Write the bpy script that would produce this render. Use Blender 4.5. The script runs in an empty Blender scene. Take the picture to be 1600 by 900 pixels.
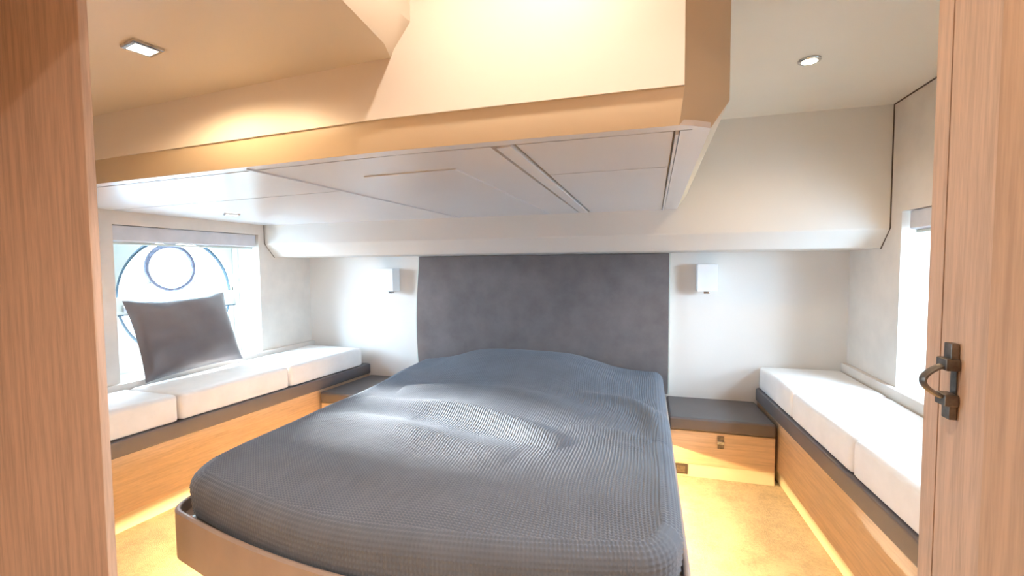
import bpy, bmesh, math, random
import numpy as np
from mathutils import Vector, Matrix
random.seed(4)
C = bpy.context.scene.collection

# ---------------------------------------------------------------- camera
YAW, PIT, ROLL = (math.radians(a) for a in (16.559, -2.943, -0.434))
cy, sy, cp, sp, cr, sr = math.cos(YAW), math.sin(YAW), math.cos(PIT), math.sin(PIT), math.cos(ROLL), math.sin(ROLL)
fw = Vector((-sy*cp, cy*cp, sp)); up = Vector((sy*sp, -cy*sp, cp)); rt = Vector((cy, sy, 0))
r3 = rt*cr + up*sr; u3 = -rt*sr + up*cr
cam = bpy.data.objects.new('camera', bpy.data.cameras.new('camera')); C.objects.link(cam)
cam.data.sensor_width = 36; cam.data.lens = 710.19/1600*36; cam.data.clip_start = 0.02
m = Matrix((r3, u3, -fw)).transposed().to_4x4(); m.translation = Vector((0, 0, 1.15))
cam.matrix_world = m
bpy.context.scene.camera = cam

# ---------------------------------------------------------------- world and exposure
vs = bpy.context.scene.view_settings
vs.view_transform = 'Standard'; vs.look = 'None'; vs.gamma = 1; vs.use_curve_mapping = False
vs.exposure = 0.50
W = bpy.data.worlds.new('daylight'); bpy.context.scene.world = W; W.use_nodes = True
bg = W.node_tree.nodes['Background']
# bright hazy sky above the horizon, darker harbour water below it
wt = W.node_tree; wc = wt.nodes.new('ShaderNodeTexCoord'); wx = wt.nodes.new('ShaderNodeSeparateXYZ'); wr = wt.nodes.new('ShaderNodeValToRGB')
wm = wt.nodes.new('ShaderNodeMapRange'); wm.inputs['From Min'].default_value = -.25; wm.inputs['From Max'].default_value = .25
wt.links.new(wc.outputs['Generated'], wx.inputs[0]); wt.links.new(wx.outputs['Z'], wm.inputs['Value']); wt.links.new(wm.outputs[0], wr.inputs[0])
wr.color_ramp.elements[0].color = (.13, .18, .24, 1); wr.color_ramp.elements[1].color = (.60, .79, 1.0, 1)
wr.color_ramp.elements[0].position = .35; wr.color_ramp.elements[1].position = .6
wt.links.new(wr.outputs[0], bg.inputs[0]); bg.inputs[1].default_value = 60.0
sun = bpy.data.objects.new('hazy_sun', bpy.data.lights.new('hazy_sun', 'SUN')); C.objects.link(sun)
sun.data.energy = 55.0; sun.data.angle = math.radians(9); sun.data.color = (1, .97, .93)
sun.rotation_euler = Vector((1.78, -.30, -.64)).to_track_quat('-Z', 'Y').to_euler()
WARM = (1.0, 0.72, 0.42); AMBER = (1.0, 0.66, 0.27)

def portal(x, y, z, sx, sz, toward):
    l = bpy.data.lights.new('window_portal', 'AREA'); l.shape = 'RECTANGLE'; l.size = sx; l.size_y = sz
    l.cycles.is_portal = True
    o = bpy.data.objects.new('window_portal', l); C.objects.link(o); o.location = (x, y, z)
    o.rotation_euler = Vector((toward, 0, 0)).to_track_quat('-Z', 'Z').to_euler()
portal(-2.84, 2.11, 0.97, 0.80, 0.80, 1)
portal(1.39, 2.05, 0.97, 0.80, 0.80, -1)

def spot(x, y, z, power, col, size=2.2, blend=0.6, rad=0.03, aim=(0, 0, -1)):
    l = bpy.data.lights.new('downlight_beam', 'SPOT'); l.energy = power; l.color = col
    l.spot_size = size; l.spot_blend = blend; l.shadow_soft_size = rad
    o = bpy.data.objects.new('downlight_beam', l); C.objects.link(o); o.location = (x, y, z)
    o.rotation_euler = Vector(aim).to_track_quat('-Z', 'Y').to_euler()

# ---------------------------------------------------------------- materials
def mat(name, col, rough=0.5, kind=None, **k):
    M = bpy.data.materials.new(name); M.use_nodes = True
    nt = M.node_tree; N = nt.nodes; L = nt.links; b = N['Principled BSDF']
    b.inputs['Base Color'].default_value = (*col, 1); b.inputs['Roughness'].default_value = rough
    b.inputs['Specular IOR Level'].default_value = k.get('spec', 0.4)
    b.inputs['Metallic'].default_value = k.get('metal', 0)
    if k.get('sheen'): b.inputs['Sheen Weight'].default_value = k['sheen']
    tc = N.new('ShaderNodeTexCoord'); mp = N.new('ShaderNodeMapping'); L.new(tc.outputs['Object'], mp.inputs[0])
    mp.inputs['Scale'].default_value = k.get('scale', (1, 1, 1))
    def noise(sc, det=4, src=mp, rgh=.55):
        n = N.new('ShaderNodeTexNoise'); n.inputs['Scale'].default_value = sc; n.inputs['Detail'].default_value = det
        n.inputs['Roughness'].default_value = rgh
        L.new(src.outputs[0], n.inputs['Vector']); return n
    def ramp(fac, a, c, p0=.3, p1=.7):
        r = N.new('ShaderNodeValToRGB'); r.color_ramp.elements[0].position = p0; r.color_ramp.elements[1].position = p1
        r.color_ramp.elements[0].color = (*a, 1); r.color_ramp.elements[1].color = (*c, 1)
        L.new(fac, r.inputs[0]); return r
    def bump(h, s, d):
        bn = N.new('ShaderNodeBump'); bn.inputs['Strength'].default_value = s; bn.inputs['Distance'].default_value = d
        L.new(h, bn.inputs['Height']); L.new(bn.outputs[0], b.inputs['Normal'])
    if kind == 'wood':
        n = noise(6, 5, rgh=.6); fine = noise(34, 4)
        wv = N.new('ShaderNodeTexWave'); wv.wave_type = 'BANDS'; wv.bands_direction = k.get('bands', 'X')
        wv.inputs['Scale'].default_value = 2.2; wv.inputs['Distortion'].default_value = 9; wv.inputs['Detail'].default_value = 3
        wv.inputs['Detail Scale'].default_value = 1.2
        L.new(mp.outputs[0], wv.inputs['Vector'])
        mx = N.new('ShaderNodeMath'); mx.operation = 'MULTIPLY_ADD'; L.new(wv.outputs['Fac'], mx.inputs[0])
        mx.inputs[1].default_value = .12; L.new(n.outputs['Fac'], mx.inputs[2])
        m2 = N.new('ShaderNodeMath'); m2.operation = 'MULTIPLY_ADD'; L.new(fine.outputs['Fac'], m2.inputs[0])
        m2.inputs[1].default_value = .55; L.new(mx.outputs[0], m2.inputs[2])
        dk = tuple(c*k.get('dark', .74) for c in col); lt = tuple(min(1, c*1.1) for c in col)
        r = ramp(m2.outputs[0], dk, lt, .62, 1.02); L.new(r.outputs[0], b.inputs['Base Color'])
        bump(m2.outputs[0], .15, .001)
    elif kind == 'paint':
        n = noise(90, 3); bump(n.outputs['Fac'], .06, .001)
        n2 = noise(3, 2); r = ramp(n2.outputs['Fac'], tuple(c*.975 for c in col), col); L.new(r.outputs[0], b.inputs['Base Color'])
    elif kind == 'vinyl':
        n = noise(260, 3); bump(n.outputs['Fac'], .25, .0008)
        n2 = noise(7, 3); r = ramp(n2.outputs['Fac'], tuple(c*.93 for c in col), tuple(c*1.04 for c in col)); L.new(r.outputs[0], b.inputs['Base Color'])
    elif kind == 'fabric':
        n = noise(420, 3); w2 = noise(9, 4)
        bump(n.outputs['Fac'], .3, .001)
        r = ramp(w2.outputs['Fac'], tuple(c*k.get('dark', .9) for c in col), tuple(c*1.06 for c in col)); L.new(r.outputs[0], b.inputs['Base Color'])
    elif kind == 'suede':
        n = noise(5, 6, rgh=.65); f = noise(300, 2)
        r = ramp(n.outputs['Fac'], tuple(c*.8 for c in col), tuple(c*1.2 for c in col), .3, .7); L.new(r.outputs[0], b.inputs['Base Color'])
        bump(f.outputs['Fac'], .35, .001)
    elif kind == 'carpet':
        n = noise(260, 4, rgh=.7); n2 = noise(7, 6, rgh=.7); n3 = noise(90, 3)
        a = N.new('ShaderNodeMath'); a.operation = 'MULTIPLY_ADD'; L.new(n3.outputs['Fac'], a.inputs[0]); a.inputs[1].default_value = .5
        L.new(n2.outputs['Fac'], a.inputs[2])
        r = ramp(a.outputs[0], tuple(c*.62 for c in col), col, .5, .85); L.new(r.outputs[0], b.inputs['Base Color'])
        bump(n.outputs['Fac'], .9, .006)
    elif kind == 'brushed':
        n = noise(60, 3); r = ramp(n.outputs['Fac'], tuple(c*.6 for c in col), tuple(min(1, c*1.25) for c in col)); L.new(r.outputs[0], b.inputs['Base Color'])
        bump(n.outputs['Fac'], .2, .0005)
    return M

def emit(name, col, s):
    M = bpy.data.materials.new(name); M.use_nodes = True; N = M.node_tree.nodes
    b = N['Principled BSDF']; b.inputs['Base Color'].default_value = (*col, 1)
    b.inputs['Emission Color'].default_value = (*col, 1); b.inputs['Emission Strength'].default_value = s
    return M

def glass(name, tint=(.97, 1, 1)):
    M = bpy.data.materials.new(name); M.use_nodes = True; nt = M.node_tree; N = nt.nodes; L = nt.links
    N.remove(N['Principled BSDF'])
    t = N.new('ShaderNodeBsdfTransparent'); t.inputs[0].default_value = (*tint, 1)
    g = N.new('ShaderNodeBsdfGlossy'); g.inputs['Roughness'].default_value = .02
    mx = N.new('ShaderNodeMixShader'); mx.inputs[0].default_value = .06
    L.new(t.outputs[0], mx.inputs[1]); L.new(g.outputs[0], mx.inputs[2])
    L.new(mx.outputs[0], N['Material Output'].inputs['Surface'])
    return M

M_DOOR = mat('pale_oak_door', (.60, .43, .32), .45, 'wood', scale=(14, 14, .7), bands='DIAGONAL', dark=.8)
M_JAMB = mat('warm_oak_jamb', (.54, .36, .24), .5, 'wood', scale=(9, 9, .5), bands='DIAGONAL', dark=.82)
M_BENCH = mat('pale_oak_bench', (.66, .49, .34), .45, 'wood', scale=(7, .6, 9), bands='Z', dark=.86)
M_DRAWER = mat('pale_oak_drawer', (.66, .49, .34), .45, 'wood', scale=(.6, 7, 9), bands='Z', dark=.86)
M_KICK = mat('cream_kickboard', (.78, .70, .56), .5, 'paint')
M_CREAM = mat('cream_ceiling_panel', (.80, .74, .64), .42, 'paint')
M_FASCIA = mat('cream_fascia', (.86, .80, .72), .4, 'paint')
M_BAND = mat('tan_soffit_edge', (.66, .54, .38), .4, 'paint')
M_LOWC = mat('cream_low_ceiling', (.76, .68, .57), .42, 'paint')
M_UNDER = mat('satin_soffit_panel', (.78, .77, .78), .3, 'paint', spec=.5)
M_WHITE = mat('off_white_wall', (.84, .81, .77), .55, 'paint')
M_SIDE = mat('beige_side_wall', (.78, .71, .64), .5, 'vinyl')
M_VAL = mat('pale_valance', (.82, .79, .74), .45, 'paint')
M_LINER = mat('pale_hull_liner', (.66, .71, .66), .35, 'paint', spec=.5)
M_PAD = mat('charcoal_vinyl', (.135, .12, .125), .42, 'vinyl')
M_CUSH = mat('white_cushion_cloth', (.90, .88, .86), .8, 'fabric', dark=.97, sheen=.2)
M_HEAD = mat('charcoal_suede', (.165, .145, .145), .85, 'suede', sheen=.35)
M_RIM = mat('taupe_bed_rim', (.42, .34, .30), .45, 'vinyl')
M_SPREAD = mat('slate_waffle_cotton', (.145, .17, .215), .85, 'fabric', sheen=.3)
M_PILLOW = mat('charcoal_satin_cushion', (.15, .125, .125), .42, 'fabric', sheen=.2)
M_CARPET = mat('beige_carpet', (.80, .68, .50), .95, 'carpet')
M_SEAM = mat('dark_seam', (.12, .08, .055), .7, 'paint')
M_GROOVE = mat('tan_groove', (.60, .46, .30), .5, 'paint')
M_CHROME = mat('chrome', (.62, .62, .63), .18, 'brushed', metal=1)
M_PEWTER = mat('antique_pewter', (.22, .19, .16), .42, 'brushed', metal=.9)
M_DARKP = mat('dark_plastic', (.07, .055, .045), .4, 'paint')
M_RING = mat('grey_portlight_metal', (.20, .20, .26), .4, 'brushed', metal=.6)
M_SHADE = mat('white_lamp_shade', (.88, .89, .90), .5, 'paint')
M_BLIND = mat('grey_roller_blind', (.66, .66, .70), .8, 'fabric')
M_SEAL = mat('grey_rubber_seal', (.06, .09, .12), .5, 'paint')
M_GLASS = glass('window_glass')
M_BULB = emit('warm_bulb', (1.0, .88, .68), 30)
M_BULBW = emit('white_bulb', (1.0, .96, .9), 25)
M_LED = emit('amber_led_strip', (1.0, .62, .22), 12)

# ---------------------------------------------------------------- mesh helpers
def link(name, bm, m, parent=None, smooth=35, kind=None):
    me = bpy.data.meshes.new(name)
    bmesh.ops.recalc_face_normals(bm, faces=bm.faces)
    bm.to_mesh(me); bm.free()
    if smooth:
        for p in me.polygons: p.use_smooth = True
        me.set_sharp_from_angle(angle=math.radians(smooth))
    me.materials.append(m)
    o = bpy.data.objects.new(name, me)
    if smooth:
        wn = o.modifiers.new('weighted_normals', 'WEIGHTED_NORMAL'); wn.keep_sharp = True; C.objects.link(o)
    if parent: o.parent = parent; o.matrix_parent_inverse = Matrix.Identity(4); o.location = -Vector(parent.location) if parent.type == 'EMPTY' else (0, 0, 0)
    if kind: o['kind'] = kind
    return o
def B(*boxes, bev=0, seg=2):
    bm = bmesh.new()
    for lo, hi in boxes:
        r = bmesh.ops.create_cube(bm, size=1)
        for v in r['verts']:
            v.co = Vector([(lo[i]+hi[i])/2 + v.co[i]*(hi[i]-lo[i]) for i in range(3)])
    if bev: bmesh.ops.bevel(bm, geom=list(bm.edges), offset=bev, segments=seg, profile=.5, affect='EDGES')
    return bm
def prism(pts, axis, a, b, bev=0, seg=2, bm=None):
    """polygon pts in the plane across axis, extruded from a to b"""
    bm = bm or bmesh.new()
    def P(p, t):
        return {'x': (t, p[0], p[1]), 'y': (p[0], t, p[1]), 'z': (p[0], p[1], t)}[axis]
    lo = [bm.verts.new(P(p, a)) for p in pts]; hi = [bm.verts.new(P(p, b)) for p in pts]
    n = len(pts)
    bm.faces.new(lo); bm.faces.new(hi[::-1])
    for i in range(n): bm.faces.new((lo[i], lo[(i+1) % n], hi[(i+1) % n], hi[i]))
    if bev:
        bmesh.ops.recalc_face_normals(bm, faces=bm.faces)
        bmesh.ops.bevel(bm, geom=list(bm.edges), offset=bev, segments=seg, profile=.5, affect='EDGES')
    return bm
def cyl(p0, p1, r, n=24, r2=None, bm=None):
    bm = bm or bmesh.new(); p0 = Vector(p0); p1 = Vector(p1); d = p1-p0
    q = d.to_track_quat('Z', 'Y').to_matrix().to_4x4(); q.translation = (p0+p1)/2
    bmesh.ops.create_cone(bm, cap_ends=True, segments=n, radius1=r, radius2=r if r2 is None else r2, depth=d.length, matrix=q)
    return bm
def tube(pts, r, n=10, bm=None, closed=False, sx=1.0, sq=1.0, ref=(0, 0, 1)):
    bm = bm or bmesh.new(); pts = [Vector(p) for p in pts]; rings = []; N = len(pts)
    for i, p in enumerate(pts):
        a = pts[(i-1) % N] if (closed or i) else p; b = pts[(i+1) % N] if (closed or i < N-1) else p
        t = (b-a).normalized(); s = t.cross(Vector(ref))
        if s.length < 1e-4: s = t.cross(Vector((1, 0, 0)))
        s.normalize(); w = t.cross(s)
        rings.append([bm.verts.new(p + s*math.cos(q)*r*sx + w*math.sin(q)*r*sq) for q in [2*math.pi*(k+.5)/n for k in range(n)]])
    for i in range(N if closed else N-1):
        A, D = rings[i], rings[(i+1) % N]
        for k in range(n): bm.faces.new((A[k], A[(k+1) % n], D[(k+1) % n], D[k]))
    if not closed: bm.faces.new(rings[0]); bm.faces.new(rings[-1][::-1])
    return bm
def plate_hole(y0, y1, z0, z1, cyy, czz, ry, rz, x0, x1, n=64):
    """rectangular plate across x with an elliptical hole"""
    bm = bmesh.new(); R = []
    for x in (x0, x1):
        inn, out = [], []
        for k in range(n):
            t = 2*math.pi*k/n; c, s = math.cos(t), math.sin(t)
            inn.append(bm.verts.new((x, cyy+ry*c, czz+rz*s)))
            f = []
            if c > 1e-6: f.append((y1-cyy)/c)
            if c < -1e-6: f.append((y0-cyy)/c)
            if s > 1e-6: f.append((z1-czz)/s)
            if s < -1e-6: f.append((z0-czz)/s)
            f = min(f); out.append(bm.verts.new((x, cyy+f*c, czz+f*s)))
        R.append((inn, out))
    for k in range(n):
        j = (k+1) % n
        for inn, out in R: bm.faces.new((inn[k], inn[j], out[j], out[k]))
        bm.faces.new((R[0][0][k], R[0][0][j], R[1][0][j], R[1][0][k]))
        bm.faces.new((R[0][1][k], R[0][1][j], R[1][1][j], R[1][1][k]))
    return bm
def thing(name, loc, label, cat, group=None):
    o = bpy.data.objects.new(name, None); C.objects.link(o); o.location = loc; o.empty_display_size = .1
    o['label'] = label; o['category'] = cat
    if group: o['group'] = group
    return o
def tag(o, label, cat, group=None):
    o['label'] = label; o['category'] = cat
    if group: o['group'] = group
    return o
def struct(name, bm, m, parent=None, smooth=35):
    return link(name, bm, m, parent, smooth, None if parent else 'structure')

# ---------------------------------------------------------------- room shell
XL, XR, YB = -2.53, 1.08, 2.96
struct('floor', B(((-2.60, -.9, -.06), (1.15, 3.0, 0))), M_CARPET)
struct('wall_back', B(((-2.6, YB, -.06), (1.15, YB+.08, 2.16))), M_WHITE)
WL = dict(y0=1.60, y1=2.48, z0=.568, z1=1.365); WR = dict(y0=1.45, y1=2.435, z0=.585, z1=1.373)
def side_wall(name, xi, xo, w):
    a, b = min(xi, xo), max(xi, xo)
    return struct(name, B(((a, .4, -.06), (b, w['y0'], 2.16)), ((a, w['y1'], -.06), (b, 3.04, 2.16)),
                          ((a, w['y0'], -.06), (b, w['y1'], w['z0'])), ((a, w['y0'], w['z1']), (b, w['y1'], 2.16))), M_SIDE)
side_wall('wall_left', XL, XL-.07, WL)
side_wall('wall_right', XR, XR+.07, WR)
struct('wall_front', B(((-2.6, .486, -.06), (-.818, .50, 2.16)), bev=.003), M_DOOR)
struct('wall_front_right', B(((.432, .82, -.06), (1.15, .87, 2.16))), M_JAMB)
struct('wall_passage', B(((-1.30, -.9, -.06), (-1.25, .485, 2.16)), ((.432, -.9, -.06), (.49, .82, 2.16)), ((-1.25, -.95, -.06), (.432, -.9, 2.16))), M_JAMB)
struct('ceiling', B(((.205, .87, 1.87), (1.08, 2.53, 1.93))), M_CREAM)
struct('ceiling_upper', B(((-2.66, -.95, 2.10), (1.22, 3.08, 2.18))), M_CREAM)
struct('ceiling_passage', B(((.17, .1, 1.87), (.432, .87, 1.93)), ((.17, .87, 1.87), (.205, 1.12, 1.93))), M_CREAM)

# boxed-in duct with the low ceiling on the left (z 1.64)
bm = bmesh.new()
path = [(-.592, 1.03), (-.590, .99), (-.561, .909), (-.543, .741), (-.53, .50), (-.53, -.9)]
off = [(-.53, 1.03), (-.53, .995), (-.560, .955), (-.552, .877), (-.50, .50), (-.49, -.9)]
# underside + sloping shoulder + upright side
lo = [bm.verts.new((x, y, 1.64)) for x, y in path]
md = [bm.verts.new((x+.022+.022*(y > .98), y-.012*(y < .98), 1.715)) for x, y in path]
md[0].co = (-.53, 1.03, 1.715); md[1].co = (-.53, .999, 1.715); md[2].co = (-.535, .93, 1.715); md[3].co = (-.520, .741, 1.715)
hi = [bm.verts.new((v.co.x, v.co.y, 2.12)) for v in md]
lf = [bm.verts.new((-2.53, y, 1.64)) for y in (1.18, .99, .909, .741, .50, -.9)]
for i in range(5):
    bm.faces.new((lo[i], lo[i+1], md[i+1], md[i])); bm.faces.new((md[i], md[i+1], hi[i+1], hi[i]))
    bm.faces.new((lf[i], lf[i+1], lo[i+1], lo[i]))
struct('ceiling_low', bm, M_LOWC, smooth=20)

# ---------------------------------------------------------------- deck soffit over the bed
def ycurve(x, base=.985):
    return base + .070*max(0, -x-.62)
xs = [-2.53, -2.2, -1.9, -1.6, -1.3, -1.0, -.75, -.62, -.2, .061]
low = [(x, ycurve(x)+.022) for x in xs] + [(.126, 1.050), (.133, 1.6), (.148, 2.54), (-2.53, 2.54)]
upr = [(x if x < .05 else .069, ycurve(x)-.004) for x in xs] + [(.168, 1.093), (.175, 1.6), (.192, 2.54), (-2.53, 2.54)]
top = [(x, y, 2.13) for x, y in upr]
ZU, ZF = 1.433, 1.500
bm = bmesh.new()
# underside recess panels are set 3 mm up; this plate is the visible grid between them
A = [bm.verts.new((x, y, ZU)) for x, y in low]; D = [bm.verts.new((x, y, ZF)) for x, y in upr]
E_ = [bm.verts.new(p) for p in top]
F_ = [bm.verts.new((x, y, ZU+.02)) for x, y in low]
n = len(low)
for i in range(n):
    j = (i+1) % n
    bm.faces.new((A[i], A[j], D[j], D[i])); bm.faces.new((D[i], D[j], E_[j], E_[i]))
shell = struct('ceiling_soffit', bm, M_BAND, smooth=28)
# underside boards, each a part with recessed joints
G = .004
def board(x0, x1, y0, y1, m=M_UNDER, z=ZU, th=.012, slant=None):
    q = [(x0+G, y0+G), (x1-G, y0+G), (x1-G, y1-G), (x0+G, y1-G)]
    return struct('soffit_board', prism(q, 'z', z, z+th, bev=.002, seg=1), m, shell)
fr = 1.068
# front strip follows the curved edge
fs = [(x, ycurve(x)+.022) for x in xs] + [(.09, 1.02), (.09, 1.045), (-.5, 1.045)] + [(x, ycurve(x)+.060) for x in (-.75, -1.0, -1.3, -1.6, -1.9, -2.2, -2.53)]
struct('soffit_board', prism(fs, 'z', ZU, ZU+.012), M_UNDER, shell)
rs = [(.09, 1.02), (.126, 1.050), (.133, 1.6), (.148, 2.54), (.085, 2.54), (.066, 1.05), (.09, 1.05)]
struct('soffit_board', prism(rs, 'z', ZU, ZU+.012), M_UNDER, shell)
fl = [(-2.53, ycurve(-2.53)+.068), (-1.112, ycurve(-1.112)+.068), (-1.118, 1.478), (-2.53, 1.600)]
struct('soffit_board', prism(fl, 'z', ZU, ZU+.012), M_UNDER, shell)
bl = [(-2.53, 1.608), (-1.118, 1.486), (-1.075, 2.54), (-2.53, 2.54)]
struct('soffit_board', prism(bl, 'z', ZU, ZU+.012), M_UNDER, shell)
# centre field with its raised inner board
cf = [(-1.104, ycurve(-1.104)+.068), (-.62, 1.053), (-.365, 1.053), (-.365, 2.54), (-1.065, 2.54)]
struct('soffit_board', prism(cf, 'z', ZU, ZU+.012), M_UNDER, shell)
struct('soffit_board', prism([(-.862, 1.262), (-.540, 1.247), (-.522, 2.50), (-.93, 2.50)], 'z', ZU-.004, ZU, bev=.001, seg=1), M_UNDER, shell)
struct('soffit_board', prism([(-.353, 1.06), (-.312, 1.05), (-.308, 2.52), (-.353, 2.52)], 'z', ZU-.0035, ZU+.012, bev=.003, seg=2), M_UNDER, shell)
struct('soffit_board', prism([(-.300, 1.052), (.052, 1.050), (.056, 1.420), (-.298, 1.428)], 'z', ZU, ZU+.012), M_UNDER, shell)
struct('soffit_board', prism([(-.298, 1.436), (.056, 1.428), (.072, 2.54), (-.298, 2.54)], 'z', ZU, ZU+.012), M_UNDER, shell)
struct('soffit_board', prism([(.057, 1.055), (.063, 1.055), (.082, 2.52), (.074, 2.52)], 'z', ZU-.006, ZU+.010), M_UNDER, shell)
struct('soffit_board', prism([(-1.113, 1.058), (-1.106, 1.056), (-1.066, 2.52), (-1.075, 2.52)], 'z', ZU-.005, ZU+.010), M_UNDER, shell)
struct('soffit_backing', B(((-2.53, 1.20, ZU+.0125), (.12, 2.54, ZU+.03)), ((-1.0, 1.05, ZU+.0125), (.10, 1.2, ZU+.03)), ((-1.9, 1.11, ZU+.0125), (-1.0, 1.2, ZU+.03))), M_GROOVE, shell)
# cream fascia panel, 6 mm proud of the tan edge
fp = [(x if x < .05 else .068, ycurve(x)-.010) for x in xs]
fp = fp + [(x, y+.008) for x, y in fp[::-1]]
struct('fascia_panel', prism(fp, 'z', ZF+.002, 2.12), M_FASCIA, shell, smooth=28)

# ---------------------------------------------------------------- valance box over the head of the bed
prof = [(2.53, 1.93), (2.53, 1.308), (2.536, 1.297), (2.604, 1.222), (2.614, 1.215), (2.96, 1.215), (2.96, 1.93)]
struct('trim_1', prism(prof, 'x', XL, XR), M_VAL, smooth=50)
# dark seam where side lining meets ceiling and valance
sm = struct('trim_2', tube([(XR-.001, .9, 1.868), (XR-.001, 2.528, 1.868)], .0035, 6), M_SEAM)
struct('seam', tube([(XR-.001, 2.529, 1.868), (XR-.001, 2.528, 1.308), (XR-.001, 2.612, 1.213)], .0035, 6, ref=(1, 0, 0)), M_SEAM, sm)
struct('seam', tube([(XL+.001, 2.528, 1.432), (XL+.001, 2.528, 1.308), (XL+.001, 2.612, 1.213)], .003, 6, ref=(1, 0, 0)), M_SEAM, sm)

# ---------------------------------------------------------------- hull windows
def hull_window(idx, xi, s, w, cyo, cz, ring_c):
    """s = outward direction; reveal box, liner plate with oval opening, glass, cross bar, portlight"""
    xo = xi + s*.07; xf = xi + s*.225
    y0, y1, z0, z1 = w['y0'], w['y1'], w['z0'], w['z1']; t = .03
    def bx(xa, xb, ya, yb, za, zb): return ((min(xa, xb), ya, za), (max(xa, xb), yb, zb))
    win = struct('window_%d' % idx, B(bx(xo, xf+s*.02, y0-.10, y0, z0-t, z1+t), bx(xo, xf+s*.02, y1, y1+.10, z0-t, z1+t),
                 bx(xo, xf+s*.02, y0, y1, z0-t, z0), bx(xo, xf+s*.02, y0, y1, z1, z1+t)), M_LINER)
    R = .372
    struct('hull_liner', plate_hole(y0, y1, z0, z1, cyo, cz, R, R, xf, xf+s*.02), M_LINER, win)
    # moulded reveal strips on the far cheek
    struct('reveal_strip', B(bx(xf-s*.045, xf-s*.002, y1-.010, y1, z0, z1), bev=.002, seg=1), M_VAL, win)
    struct('hull_wall', plate_hole(y0-.3, y1+.3, .2, 1.75, cyo, cz, R+.01, R+.01, xf+s*.045, xf+s*.075), M_LINER, win)
    struct('seal', tube([(xf+s*.03, cyo+(R-.02)*math.cos(a), cz+(R-.02)*math.sin(a)) for a in [2*math.pi*k/64 for k in range(64)]], .012, 8, closed=True, ref=(1, 0, 0)), M_SEAL, win)
    struct('pane', plate_hole(cyo-R, cyo+R, cz-R, cz+R, ring_c[0], ring_c[1], .135, .135, xf+s*.036, xf+s*.041), M_GLASS, win)
    struct('cross_bar', B(bx(xf-s*.012, xf+s*.03, cyo-R-.005, cyo+R+.005, .888, .986), bev=.004), M_LINER, win)
    struct('bar_edge', B(bx(xf-s*.016, xf-s*.012, cyo-R, cyo+R, .884, .891)), M_SEAL, win)
    rg = struct('portlight_ring', tube([(xf+s*.028, ring_c[0]+.143*math.cos(a), ring_c[1]+.133*math.sin(a)) for a in [2*math.pi*k/56 for k in range(56)]], .016, 10, closed=True, ref=(1, 0, 0)), M_RING, win)
    struct('portlight_glass', cyl((xf+s*.036, ring_c[0], ring_c[1]), (xf+s*.040, ring_c[0], ring_c[1]), .132, 40), M_GLASS, win)
    for a in (-35, 215):
        c, q = math.cos(math.radians(a)), math.sin(math.radians(a))
        struct('latch', cyl((xf+s*.022, ring_c[0]+.135*c, ring_c[1]+.125*q), (xf+s*.022, ring_c[0]+.182*c, ring_c[1]+.165*q), .007, 10), M_CHROME, win)
    struct('bar_latch', B(bx(xf-s*.03, xf-s*.012, cyo-R+.02, cyo-R+.06, .905, .945), bev=.004), M_CHROME, win)
    return win
hull_window(1, XL, -1, WL, 2.11, .975, (2.065, 1.146))
hull_window(2, XR, 1, WR, 2.02, .975, (2.02, 1.146))

# sill boards between cushions and windows
struct('trim_3', B(((XL, .50, .50), (XL+.028, YB, .570)), bev=.004), M_SIDE)
struct('trim_4', B(((XR-.028, .87, .50), (XR, YB, .585)), bev=.004), M_SIDE)

# roller blinds
def blind(x, s, y0, y1, z1, label, drop=.085):
    t = thing('roller_blind', (x, (y0+y1)/2, z1-.09), label, 'blind')
    p = [(y0, 0), (y1, 0)]
    xa, xb = sorted((x+s*.012, x+s*.060))
    link('cassette', prism([(xa, z1-.002), (xb, z1-.002), (xb, z1-drop+.008), ((xa+xb)/2, z1-drop), (xa, z1-drop+.008)], 'y', y0, y1, bev=.003), M_BLIND, t)
    xa, xb = sorted((x+s*.030, x+s*.040))
    link('bottom_bar', B(((xa, y0+.01, z1-drop-.012), (xb, y1-.01, z1-drop)), bev=.002), M_LINER, t)
blind(XL, -1, 1.602, 2.468, 1.364, 'grey roller blind rolled up at the top of the left window with the round porthole')
blind(XR, 1, 1.452, 2.395, 1.372, 'rolled-up blind at the top of the right window, partly behind the oak door')

# ---------------------------------------------------------------- benches
def xl(y): return -2.0 - .0964*(2.96-y)
def xr(y): return .620 + .045*(2.96-y)
def bench(side):
    f, xw, s = (xl, XL+.001, -1) if side == 'left' else (xr, XR-.001, 1)
    y0, y1 = (.505, YB-.001) if side == 'left' else (.872, YB-.001)
    t = thing('bench', ((f(1.9)+xw)/2, 1.9, 0), 'built-in oak bench with charcoal pad edge along the %s hull wall' % side, 'bench')
    def strip(inset, z0, z1, m, nm, bev=.0, y1=y1):
        q = [(f(y0)+s*inset, y0), (f(y1)+s*inset, y1), (xw, y1), (xw, y0)]
        return link(nm, prism(q, 'z', z0, z1, bev=bev), m, t)
    strip(.030, .001, .080, M_KICK, 'kickboard')
    strip(.012, .080, .336, M_BENCH, 'front_panel', .002)
    strip(0, .337, .412, M_PAD, 'bench_pad', .010)
bench('left'); bench('right')

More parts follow.
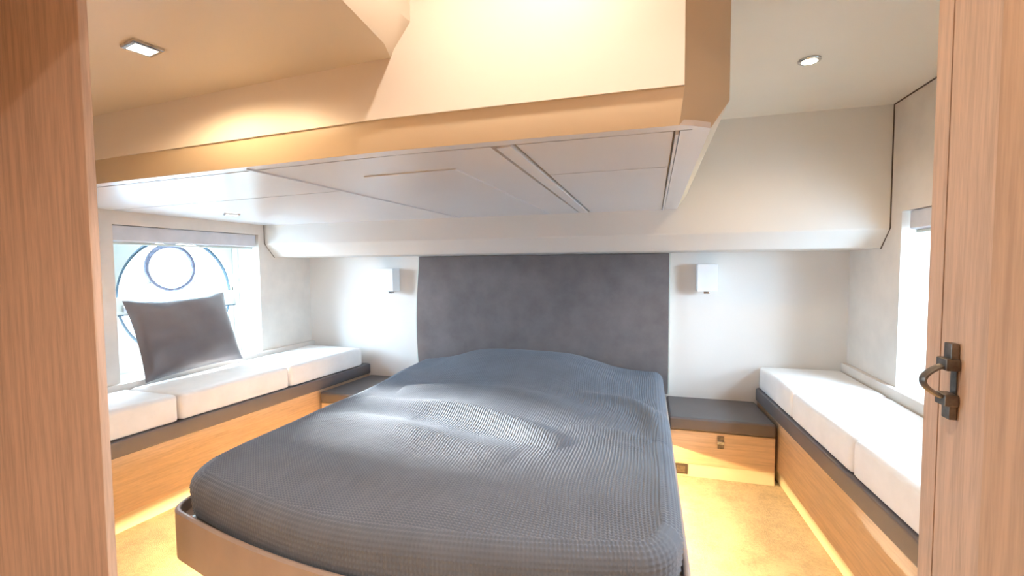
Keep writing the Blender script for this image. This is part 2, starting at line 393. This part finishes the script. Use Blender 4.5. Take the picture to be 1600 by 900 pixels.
def cushion(side, y0, y1, label):
    f, xw, s = (xl, XL+.032, -1) if side == 'left' else (xr, XR-.032, 1)
    bm = bmesh.new(); nx, ny, nz = 14, 18, 5; V = {}
    z0, z1 = .4125, .545 + random.uniform(-.002, .003)
    # rounded slab built as a grid over a box surface
    def pos(u, v, w):
        y = y0+.003+(y1-y0-.006)*v; xa = f(y)+s*.012; x = xa+(xw-xa)*u; z = z0+(z1-z0)*w
        r = .022; c = Vector((x, y, z))
        ctr = Vector((min(max(x, min(xa, xw)+r), max(xa, xw)-r), min(max(y, y0+.003+r), y1-.003-r), min(max(z, z0+r*.5), z1-r)))
        d = c-ctr
        if d.length > 1e-6:
            rr = min(r, d.length); dd = Vector((d.x/r, d.y/r, d.z/(r if d.z > 0 else r*.5)))
            k = max(abs(dd.x), abs(dd.y), abs(dd.z)); l = dd.length
            if l > 0: dd = dd*(k/l); c = ctr+Vector((dd.x*r, dd.y*r, dd.z*(r if d.z > 0 else r*.5)))
        if w == 1:
            c.z += .006*math.sin(math.pi*u)*math.sin(math.pi*v) + .0015*math.sin(9*c.y+5*c.x)
        return c
    us = [0, .03, .06] + [.06+.88*i/10 for i in range(1, 10)] + [.94, .97, 1]
    vs_ = [0, .02, .045] + [.045+.91*i/12 for i in range(1, 12)] + [.955, .98, 1]
    ws = [0, .08, .3, .6, .84, .92, 1]
    def key(i, j, k):
        q = (i, j, k)
        if q not in V: V[q] = bm.verts.new(pos(us[i], vs_[j], ws[k]))
        return V[q]
    I, J, K = len(us)-1, len(vs_)-1, len(ws)-1
    for i in range(I):
        for j in range(J):
            for k in (0, K): bm.faces.new((key(i, j, k), key(i+1, j, k), key(i+1, j+1, k), key(i, j+1, k)))
    for i in range(I):
        for k in range(K):
            for j in (0, J): bm.faces.new((key(i, j, k), key(i+1, j, k), key(i+1, j, k+1), key(i, j, k+1)))
    for j in range(J):
        for k in range(K):
            for i in (0, I): bm.faces.new((key(i, j, k), key(i, j+1, k), key(i, j+1, k+1), key(i, j, k+1)))
    o = link('seat_cushion', bm, M_CUSH, None, 60)
    tag(o, label, 'cushion', 'white cushions on the %s bench' % side)
cushion('left', .96, 1.603, 'white seat cushion on the left bench, nearest the oak panel')
cushion('left', 1.606, 2.240, 'white seat cushion in the middle of the left bench')
cushion('left', 2.243, 2.890, 'white seat cushion at the far end of the left bench, by the headboard wall')
cushion('right', 1.20, 1.812, 'white seat cushion on the right bench, nearest the open door')
cushion('right', 1.815, 2.402, 'white seat cushion in the middle of the right bench')
cushion('right', 2.405, 2.945, 'white seat cushion at the far end of the right bench, in the corner')

# ---------------------------------------------------------------- nightstands
def nightstand(side):
    rt_ = side == 'right'
    x0, x1, y0 = (.1185, xr(2.6), 2.56) if rt_ else (xl(2.6), -1.590, 2.46)
    def box(a0, a1, ya, yb, za, zb, bev=0, seg=2):
        # plan follows the tapering bench front
        if rt_: q = [(x0+a0, ya), (xr(ya)-a1-.002, ya), (xr(yb)-a1-.002, yb), (x0+a0, yb)]
        else: q = [(xl(ya)+a1+.002, ya), (x1-a0, ya), (x1-a0, yb), (xl(yb)+a1+.002, yb)]
        return prism(q, 'z', za, zb, bev=bev, seg=seg)
    t = thing('nightstand', ((x0+x1)/2, 2.75, 0), 'low oak nightstand with charcoal padded top, %s of the bed' % side, 'nightstand')
    link('kickboard', box(0, 0, y0+.012, YB-.001, .001, .070), M_KICK, t)
    link('carcass', box(0, 0, y0+.020, YB-.001, .0705, .256), M_DRAWER, t)
    d = link('drawer', box(.003, .002, y0+.002, y0+.0195, .074, .254, bev=.002), M_DRAWER, t)
    link('padded_top', box(.001, .001, y0-.010, YB-.001, .257, .328, bev=.014, seg=3), M_PAD, t)
    if side == 'right':
        px = .378
        link('pull', B(((px-.016, y0-.001, .172), (px+.016, y0+.002, .241)), bev=.002), M_PEWTER, d)
        link('pull_loop', B(((px-.017, y0-.010, .198), (px+.017, y0-.001, .215)), bev=.003), M_CHROME, d)
    else:
        px = -1.80
        link('pull', B(((px-.016, y0-.001, .172), (px+.016, y0+.002, .241)), bev=.002), M_PEWTER, d)
nightstand('right'); nightstand('left')
t = thing('wall_outlet', (.185, 2.572, .012), 'small dark outlet plate low on the kickboard beside the bed', 'outlet')
link('plate', B(((.150, 2.566, .012), (.218, 2.5715, .068)), bev=.002), M_DARKP, t)
link('socket', B(((.163, 2.563, .022), (.205, 2.566, .058)), bev=.001), M_PEWTER, t)

# ---------------------------------------------------------------- bed
CX, HW = -.722, .838
def foot(dx, k=0):
    """front outline of the rim at half-width offset dx"""
    a = abs(dx)
    if a <= .745: return .962+.120*(a/.745)**1.7
    q = min(1, (a-.745)/(HW-.745)); return 1.082+.115*(1-math.sqrt(max(0, 1-q*q)))
def outline(inset):
    P = []
    N = 60
    for k in range(N+1):
        s = -1+2*k/N; dx = math.sin(s*math.pi/2)*HW
        P.append(Vector((CX+dx, foot(dx), 0)))
    # smooth
    for _ in range(2):
        P = [P[0]]+[(P[i-1]+2*P[i]+P[i+1])/4 for i in range(1, len(P)-1)]+[P[-1]]
    P = [Vector((CX-HW, 2.955, 0)), Vector((CX-HW, 2.0, 0)), Vector((CX-HW, 1.35, 0))]+P+[Vector((CX+HW, 1.35, 0)), Vector((CX+HW, 2.0, 0)), Vector((CX+HW, 2.955, 0))]
    out = []
    for i, p in enumerate(P):
        a = P[max(0, i-1)]; b = P[min(len(P)-1, i+1)]; tt = (b-a).normalized(); nn = Vector((-tt.y, tt.x, 0))
        q = p+nn*inset
        out.append((q.x, q.y if i not in (0, len(P)-1) else 2.955))
    return out
bed = thing('bed', (CX, 1.95, 0), 'double island bed with taupe upholstered rim and rounded foot', 'bed')
def ring_solid(o_in, i_in, z0, z1, bevtop=0):
    bm = bmesh.new(); O = outline(o_in); I = outline(i_in); O2 = outline(o_in+bevtop); I2 = outline(i_in-bevtop)
    rows = []
    for pts, z in ((O, z0), (O, z1-bevtop), (O2, z1-bevtop*.3), (outline(o_in+bevtop*1.6), z1), (outline(i_in-bevtop), z1), (I, z1-bevtop), (I, z0)):
        rows.append([bm.verts.new((x, y, z)) for x, y in pts])
    n = len(O); R = len(rows)
    for a in range(R):
        A, D = rows[a], rows[(a+1) % R]
        for i in range(n-1): bm.faces.new((A[i], A[i+1], D[i+1], D[i]))
    bm.faces.new([r[0] for r in rows]); bm.faces.new([r[-1] for r in rows][::-1])
    return bm
link('side_rail', ring_solid(0, .018, .178, .340, .005), M_RIM, bed, 50)
link('slat_base', prism(outline(.0185), 'z', .232, .300), M_RIM, bed)
link('plinth', prism(outline(.30), 'z', .001, .2315), M_JAMB, bed)
led = link('led_strip', tube([(x, y, .220) for x, y in outline(.17)], .005, 6), M_LED, bed)
# the light of the strip
def strip_light(p, q, power, col=AMBER):
    p = Vector(p); q = Vector(q); l = bpy.data.lights.new('led_glow', 'AREA'); l.shape = 'RECTANGLE'
    d = q-p; l.size = d.length; l.size_y = .012; l.energy = power; l.color = col
    o = bpy.data.objects.new('led_glow', l); C.objects.link(o); o.location = (p+q)/2
    X = d.normalized(); outw = Vector((X.y, -X.x, 0)); Zd = -(outw*.8+Vector((0, 0, -.6))).normalized()
    Yd = Zd.cross(X)
    mm = Matrix((X, Yd, Zd)).transposed().to_4x4(); mm.translation = (p+q)/2+Vector((0, 0, -.007)); o.matrix_world = mm
OL = outline(.165)
strip_light((OL[-1][0], 1.25, .218), (OL[-1][0], 2.50, .218), 13)
strip_light((OL[0][0], 2.40, .218), (OL[0][0], 1.30, .218), 26)
strip_light((-1.25, 1.20, .218), (-.2, 1.20, .218), 11)

head = thing('headboard', (CX, 2.94, .33), 'wide charcoal suede headboard panel on the wall behind the bed', 'headboard')
def hx(z):
    q = (z-.33)/.885
    return -1.560-.030*math.sin(math.pi*min(1, max(0, q*.9+.12)))
hp = [(hx(.342+.870*k/24), .342+.870*k/24) for k in range(25)]
pts = [(.128, .342)]+hp+[(.128, 1.212)]
link('panel', prism(pts, 'y', 2.925, 2.957, bev=.004), M_HEAD, head)
link('edge_trim', prism([(x-.007, z) for x, z in hp]+[(x-.001, z) for x, z in hp[::-1]], 'y', 2.930, 2.958), M_LINER, head)
link('edge_trim', B(((.129, 2.930, .345), (.136, 2.958, 1.212))), M_LINER, head)

# bedspread: waffle weave modelled as relief on a dense sheet
def gauss(d, w): return np.exp(-(d/w)**2)
def ridge(x, y, pts, w, h):
    """soft fold along a polyline"""
    for _ in range(3):                       # round the corners of the fold line
        pts = [pts[0]]+[p for a, b in zip(pts[:-1], pts[1:]) for p in
               ((.75*a[0]+.25*b[0], .75*a[1]+.25*b[1]), (.25*a[0]+.75*b[0], .25*a[1]+.75*b[1]))]+[pts[-1]]
    best = np.full(x.shape, 9.0); tt = np.zeros(x.shape); L = len(pts)-1
    for k in range(L):
        ax, ay = pts[k]; bx_, by_ = pts[k+1]; dx, dy = bx_-ax, by_-ay
        q = np.clip(((x-ax)*dx+(y-ay)*dy)/(dx*dx+dy*dy), 0, 1)
        d = np.hypot(x-ax-q*dx, y-ay-q*dy)
        mk = d < best; best = np.where(mk, d, best); tt = np.where(mk, (k+q)/L, tt)
    return 1.35*h*gauss(best, w)*np.sin(np.pi*np.clip(tt, 0, 1))**1.0
def top_h(x, y):
    dx = (x-CX)
    h = .458+.010*(1-(dx/.8)**2)-.018*np.clip((1.5-y)/.5, 0, 1)**2
    py = 1/(1+np.exp(-(y-2.50)/.055))
    pil = .104*gauss(x+1.02, .27)+.100*gauss(x+.50, .27)+.045*gauss(x+.76, .16)
    pil = np.minimum(pil, .116)
    h += py*pil*(1-.25*np.clip((y-2.8)/.15, 0, 1))+py*.015
    h += ridge(x, y, [(-1.42, 1.98), (-1.15, 1.90), (-.80, 1.93), (-.50, 1.82), (-.28, 1.66)], .060, .034)
    h += ridge(x, y, [(-1.45, 1.66), (-1.15, 1.68), (-.85, 1.62), (-.45, 1.52)], .075, .020)
    h += ridge(x, y, [(-1.30, 2.20), (-.95, 2.27), (-.55, 2.20), (-.25, 2.02)], .080, .026)
    h += ridge(x, y, [(-.35, 2.35), (-.05, 2.30), (.05, 2.05), (.03, 1.8)], .045, .022)
    h += ridge(x, y, [(-.33, 1.88), (-.12, 1.86), (.02, 1.78)], .022, .013)
    h += ridge(x, y, [(-.28, 1.78), (-.10, 1.74), (.0, 1.70)], .020, .008)
    h += ridge(x, y, [(-1.2, 1.28), (-.9, 1.24), (-.5, 1.27)], .07, .006)
    h -= ridge(x, y, [(-1.0, 1.78), (-.6, 1.72), (-.35, 1.60)], .060, .008)
    h += .006*np.sin(x*5.1+1.3)*np.sin(y*4.3+.4)+.004*np.sin(x*9.7+y*3.1)*np.sin(y*8.1-x*2)
    return h
def waffle(s, t, p=.0112):
    a = np.abs(np.sin(np.pi*s/p)); b = np.abs(np.sin(np.pi*t/p))
    return .0054*a*b
def bedspread():
    inset = .072; hw = HW-inset; stp = .0026
    nx = int(2*hw/stp); xs_ = np.linspace(-1, 1, nx)
    # denser columns toward the sides, where the foot corner turns
    u = np.sin(xs_*math.pi/2*.86)/math.sin(math.pi/2*.86)*.35+xs_*.65
    ft = np.array([foot(q*HW) for q in u])
    kern = np.ones(13)/13
    ft = np.convolve(np.pad(ft, 6, mode='edge'), kern, 'valid')
    ft += inset
    ny = int((2.93-1.02)/stp)
    v = np.linspace(0, 1, ny)
    X = np.tile(CX+u*hw, (ny, 1)); Y = ft[None, :]+(2.92-ft[None, :])*v[:, None]
    Z = top_h(X, Y)
    # wobble of the weave with the folds
    S = X+.010*np.sin(Y*5)+.006*np.sin(Y*11+X*4); T = Y+.010*np.sin(X*4.5+1)+.5*(Z-.45)
    Z0 = Z.copy(); Z = Z+waffle(S, T)
    verts = [np.stack([X, Y, Z], -1).reshape(-1, 3)]
    idx = np.arange(ny*nx).reshape(ny, nx)
    faces = [np.stack([idx[:-1, :-1], idx[:-1, 1:], idx[1:, 1:], idx[1:, :-1]], -1).reshape(-1, 4)]
    # rounded skirt from the boundary: left side (head to foot), foot, right side
    loop = np.concatenate([idx[::-1, 0], idx[0, 1:-1], idx[:, -1]])
    P = verts[0][loop]; base = P.copy(); base[:, 2] = Z0.reshape(-1)[loop]
    d = np.gradient(P[:, :2], axis=0)
    for _ in range(12): d[1:-1] = (d[:-2]+2*d[1:-1]+d[2:])/4
    d /= np.linalg.norm(d, axis=1)[:, None]
    nrm = np.stack([d[:, 1], -d[:, 0]], -1)
    seg = np.r_[0, np.cumsum(np.linalg.norm(np.diff(P[:, :2], axis=0), axis=1))]
    r = .050; prev = loop; off_ = ny*nx; nt = 44; rows = []
    zb = base[:, 2]
    for k in range(1, nt+1):
        a = k/nt
        if a < .5:
            th = a/.5*math.pi/2; o = r*math.sin(th); dz = r*(1-math.cos(th))*.9
            zz = zb-dz; nz_ = math.cos(th)
        else:
            q = (a-.5)/.5; zt = zb-r*.9; zz = zt+(.312-zt)*q; o = r-.010*q*q; nz_ = 0
        arc = a*.125
        wv = waffle(seg, arc+np.zeros_like(seg))
        rr = np.stack([base[:, 0]+nrm[:, 0]*(o+wv*(1-nz_)), base[:, 1]+nrm[:, 1]*(o+wv*(1-nz_)), zz+wv*nz_], -1)
        rr[:, 1] = np.minimum(rr[:, 1], 2.922)
        ids = off_+np.arange(len(loop)); off_ += len(loop); verts.append(rr)
        faces.append(np.stack([prev[:-1], ids[:-1], ids[1:], prev[1:]], -1)); prev = ids
    # head end: a short turn-down
    hd = idx[-1, :]; hv = verts[0][hd].copy(); hv[:, 2] = .32; ids = off_+np.arange(nx); off_ += nx; verts.append(hv)
    faces.append(np.stack([hd[:-1], hd[1:], ids[1:], ids[:-1]], -1))
    Vv = np.concatenate(verts).astype(np.float32); Ff = np.concatenate(faces).astype(np.int32)
    me = bpy.data.meshes.new('bedspread')
    me.vertices.add(len(Vv)); me.vertices.foreach_set('co', Vv.ravel())
    me.loops.add(Ff.size); me.loops.foreach_set('vertex_index', Ff.ravel())
    me.polygons.add(len(Ff)); me.polygons.foreach_set('loop_start', np.arange(len(Ff), dtype=np.int32)*4)
    me.polygons.foreach_set('use_smooth', np.ones(len(Ff), dtype=bool))
    me.update(calc_edges=True); me.validate()
    me.materials.append(M_SPREAD)
    o = bpy.data.objects.new('bedspread', me); C.objects.link(o)
    return tag(o, 'rumpled slate grey waffle-weave bedspread tucked over the bed and its pillows', 'bedspread')
bedspread()

# ---------------------------------------------------------------- throw pillows in the window recesses
def pillow(name, c, w, h, th, rotz, lean, label, roll=0):
    bm = bmesh.new(); n = 26; V = {}
    for s in (1, -1):
        for i in range(n+1):
            for j in range(n+1):
                u = -1+2*i/n; v = -1+2*j/n
                edge = (i in (0, n)) or (j in (0, n))
                if s == -1 and edge: V[(s, i, j)] = V[(1, i, j)]; continue
                pin = 1-.055*(1-abs(v)**2.2)*abs(u)**3; pin2 = 1-.055*(1-abs(u)**2.2)*abs(v)**3
                f = max(0, (1-abs(u)**2.4)*(1-abs(v)**2.4))**.52
                wr = .004*math.sin(7*u+3*v)*f+.003*math.sin(13*v-4*u)*f
                V[(s, i, j)] = bm.verts.new((u*w/2*pin, s*(th/2*f)+wr, v*h/2*pin2))
    for s in (1, -1):
        for i in range(n):
            for j in range(n):
                q = [V[(s, i, j)], V[(s, i+1, j)], V[(s, i+1, j+1)], V[(s, i, j+1)]]
                bm.faces.new(q if s == -1 else q[::-1])
    o = link(name, bm, M_PILLOW, None, 60)
    o.matrix_world = Matrix.Translation(c) @ Matrix.Rotation(rotz, 4, 'Z') @ Matrix.Rotation(lean, 4, 'X') @ Matrix.Rotation(roll, 4, 'Y')
    return tag(o, label, 'pillow')
pillow('throw_pillow', (-2.530, 1.965, .772), .59, .44, .13, math.radians(90), math.radians(-17), 'dark grey satin throw pillow leaning against the left porthole window', roll=math.radians(-1))
pillow('throw_pillow', (1.205, 1.98, .79), .44, .41, .14, math.radians(-90), math.radians(-14), 'dark throw pillow in the right window recess, mostly hidden by the oak door')

# ---------------------------------------------------------------- reading lamps
def reading_lamp(x0, x1, z0, z1, label, sx):
    t = thing('reading_lamp', ((x0+x1)/2, 2.96, (z0+z1)/2), label, 'lamp')
    link('shade', B(((x0, 2.858, z0), (x1, 2.955, z1)), bev=.003), M_SHADE, t)
    link('wall_plate', B(((x0+.012, 2.955, z0+.012), (x1-.012, 2.9595, z1-.012)), bev=.002), M_SHADE, t)
    a = link('switch', B(((sx-.016, 2.868, z0-.014), (sx+.016, 2.900, z0-.0005)), bev=.003), M_CHROME, t)
    link('switch_button', B(((sx-.006, 2.865, z0-.010), (sx+.006, 2.868, z0-.004))), M_DARKP, a)
reading_lamp(-1.895, -1.735, .965, 1.128, 'white square reading lamp on the wall left of the headboard', -1.765)
reading_lamp(.283, .392, .985, 1.145, 'white square reading lamp on the wall right of the headboard', .335)

# ---------------------------------------------------------------- downlights, and an added passage fill lamp
def downlight(x, y, z, label, square=True, r=.040, power=20, col=WARM, bulb=None, rot=0, size=2.2, blend=.6, rb=.62):
    t = thing('downlight', (x, y, z), label, 'light')
    bm = bmesh.new()
    n = 4 if square else 32
    def ring(rad, zz, m=n):
        return [bm.verts.new((x+rad*math.cos(rot+2*math.pi*k/m), y+rad*math.sin(rot+2*math.pi*k/m), zz)) for k in range(m)]
    R = [ring(r, z-.0005), ring(r, z-.006), ring(r*.93, z-.008), ring(r*.72, z-.008), ring(r*.70, z-.0005)]
    for a in range(len(R)):
        A, D = R[a], R[(a+1) % len(R)]
        for k in range(n): bm.faces.new((A[k], A[(k+1) % n], D[(k+1) % n], D[k]))
    link('bezel', bm, M_CHROME, t, 30)
    link('lens', cyl((x, y, z-.0065), (x, y, z-.001), r*rb*.95, 24), bulb or M_BULB, t)
    spot(x, y, z-.012, power, col, size, blend)
downlight(-1.078, .760, 1.64, 'square chrome downlight glowing in the low ceiling at upper left', True, .042, 9, WARM, rot=math.radians(33), size=2.95, blend=.35)
downlight(.548, 1.889, 1.87, 'glowing downlight in the ceiling above the right bench', False, .036, 15, (1, .74, .46), size=2.7, blend=.8)
downlight(-2.135, 1.923, ZU, 'small chrome downlight in the soffit over the left bench', True, .052, 3, (1, .9, .8), M_BULBW, rot=math.radians(8), size=2.5, blend=.8)
downlight(-.23, .62, 2.10, 'downlight in the raised ceiling above the foot of the bed, above the view', False, .04, 25, (1, .84, .69), size=2.6, blend=.8)
downlight(.34, -.60, 2.10, 'added fill lamp in the passage ceiling behind the viewer', False, .04, 125, (1, .90, .80), size=2.8, blend=.8)  # added fill lamp, no known fixture; brightens the oak front panel and door

# ---------------------------------------------------------------- oak door, its handle, the jamb
gy = .766
door = struct('door_1', B(((.390, .10, .012), (.430, gy-.0015, 2.0)), ((.393, gy-.0015, .012), (.430, gy+.0015, 2.0)), ((.390, gy+.0015, .012), (.430, .800, 2.0))), M_DOOR)
struct('trim_5', B(((.370, -.9, 0), (.3895, .645, 2.1)), bev=.004), M_JAMB)
hy, hz0, hz1 = .733, .944, 1.041
handle = struct('door_handle', B(((.3885-.008, hy-.0085, hz1-.028), (.3895, hy+.0085, hz1+.002)), ((.3885-.008, hy-.0085, hz0-.002), (.3895, hy+.0085, hz0+.026)), bev=.0015), M_PEWTER, door)
for z in (hz1-.026, hz0+.024):
    struct('handle_collar', B(((.374, hy-.012, z-.008), (.3896, hy+.012, z+.008)), bev=.002), M_PEWTER, handle)
q = []
for k in range(25):
    a = k/24; z = (hz1-.028)+((hz0+.026)-(hz1-.028))*a
    q.append((  .379-.024*math.sin(math.pi*a)**.75, hy, z))
struct('handle_bow', tube(q, .0062, 8, sx=1.25, sq=.55, ref=(1, 0, .001)), M_PEWTER, handle)
struct('handle_backplate', B(((.3880, hy-.006, hz0+.02), (.3895, hy+.006, hz1-.02))), M_PEWTER, handle)
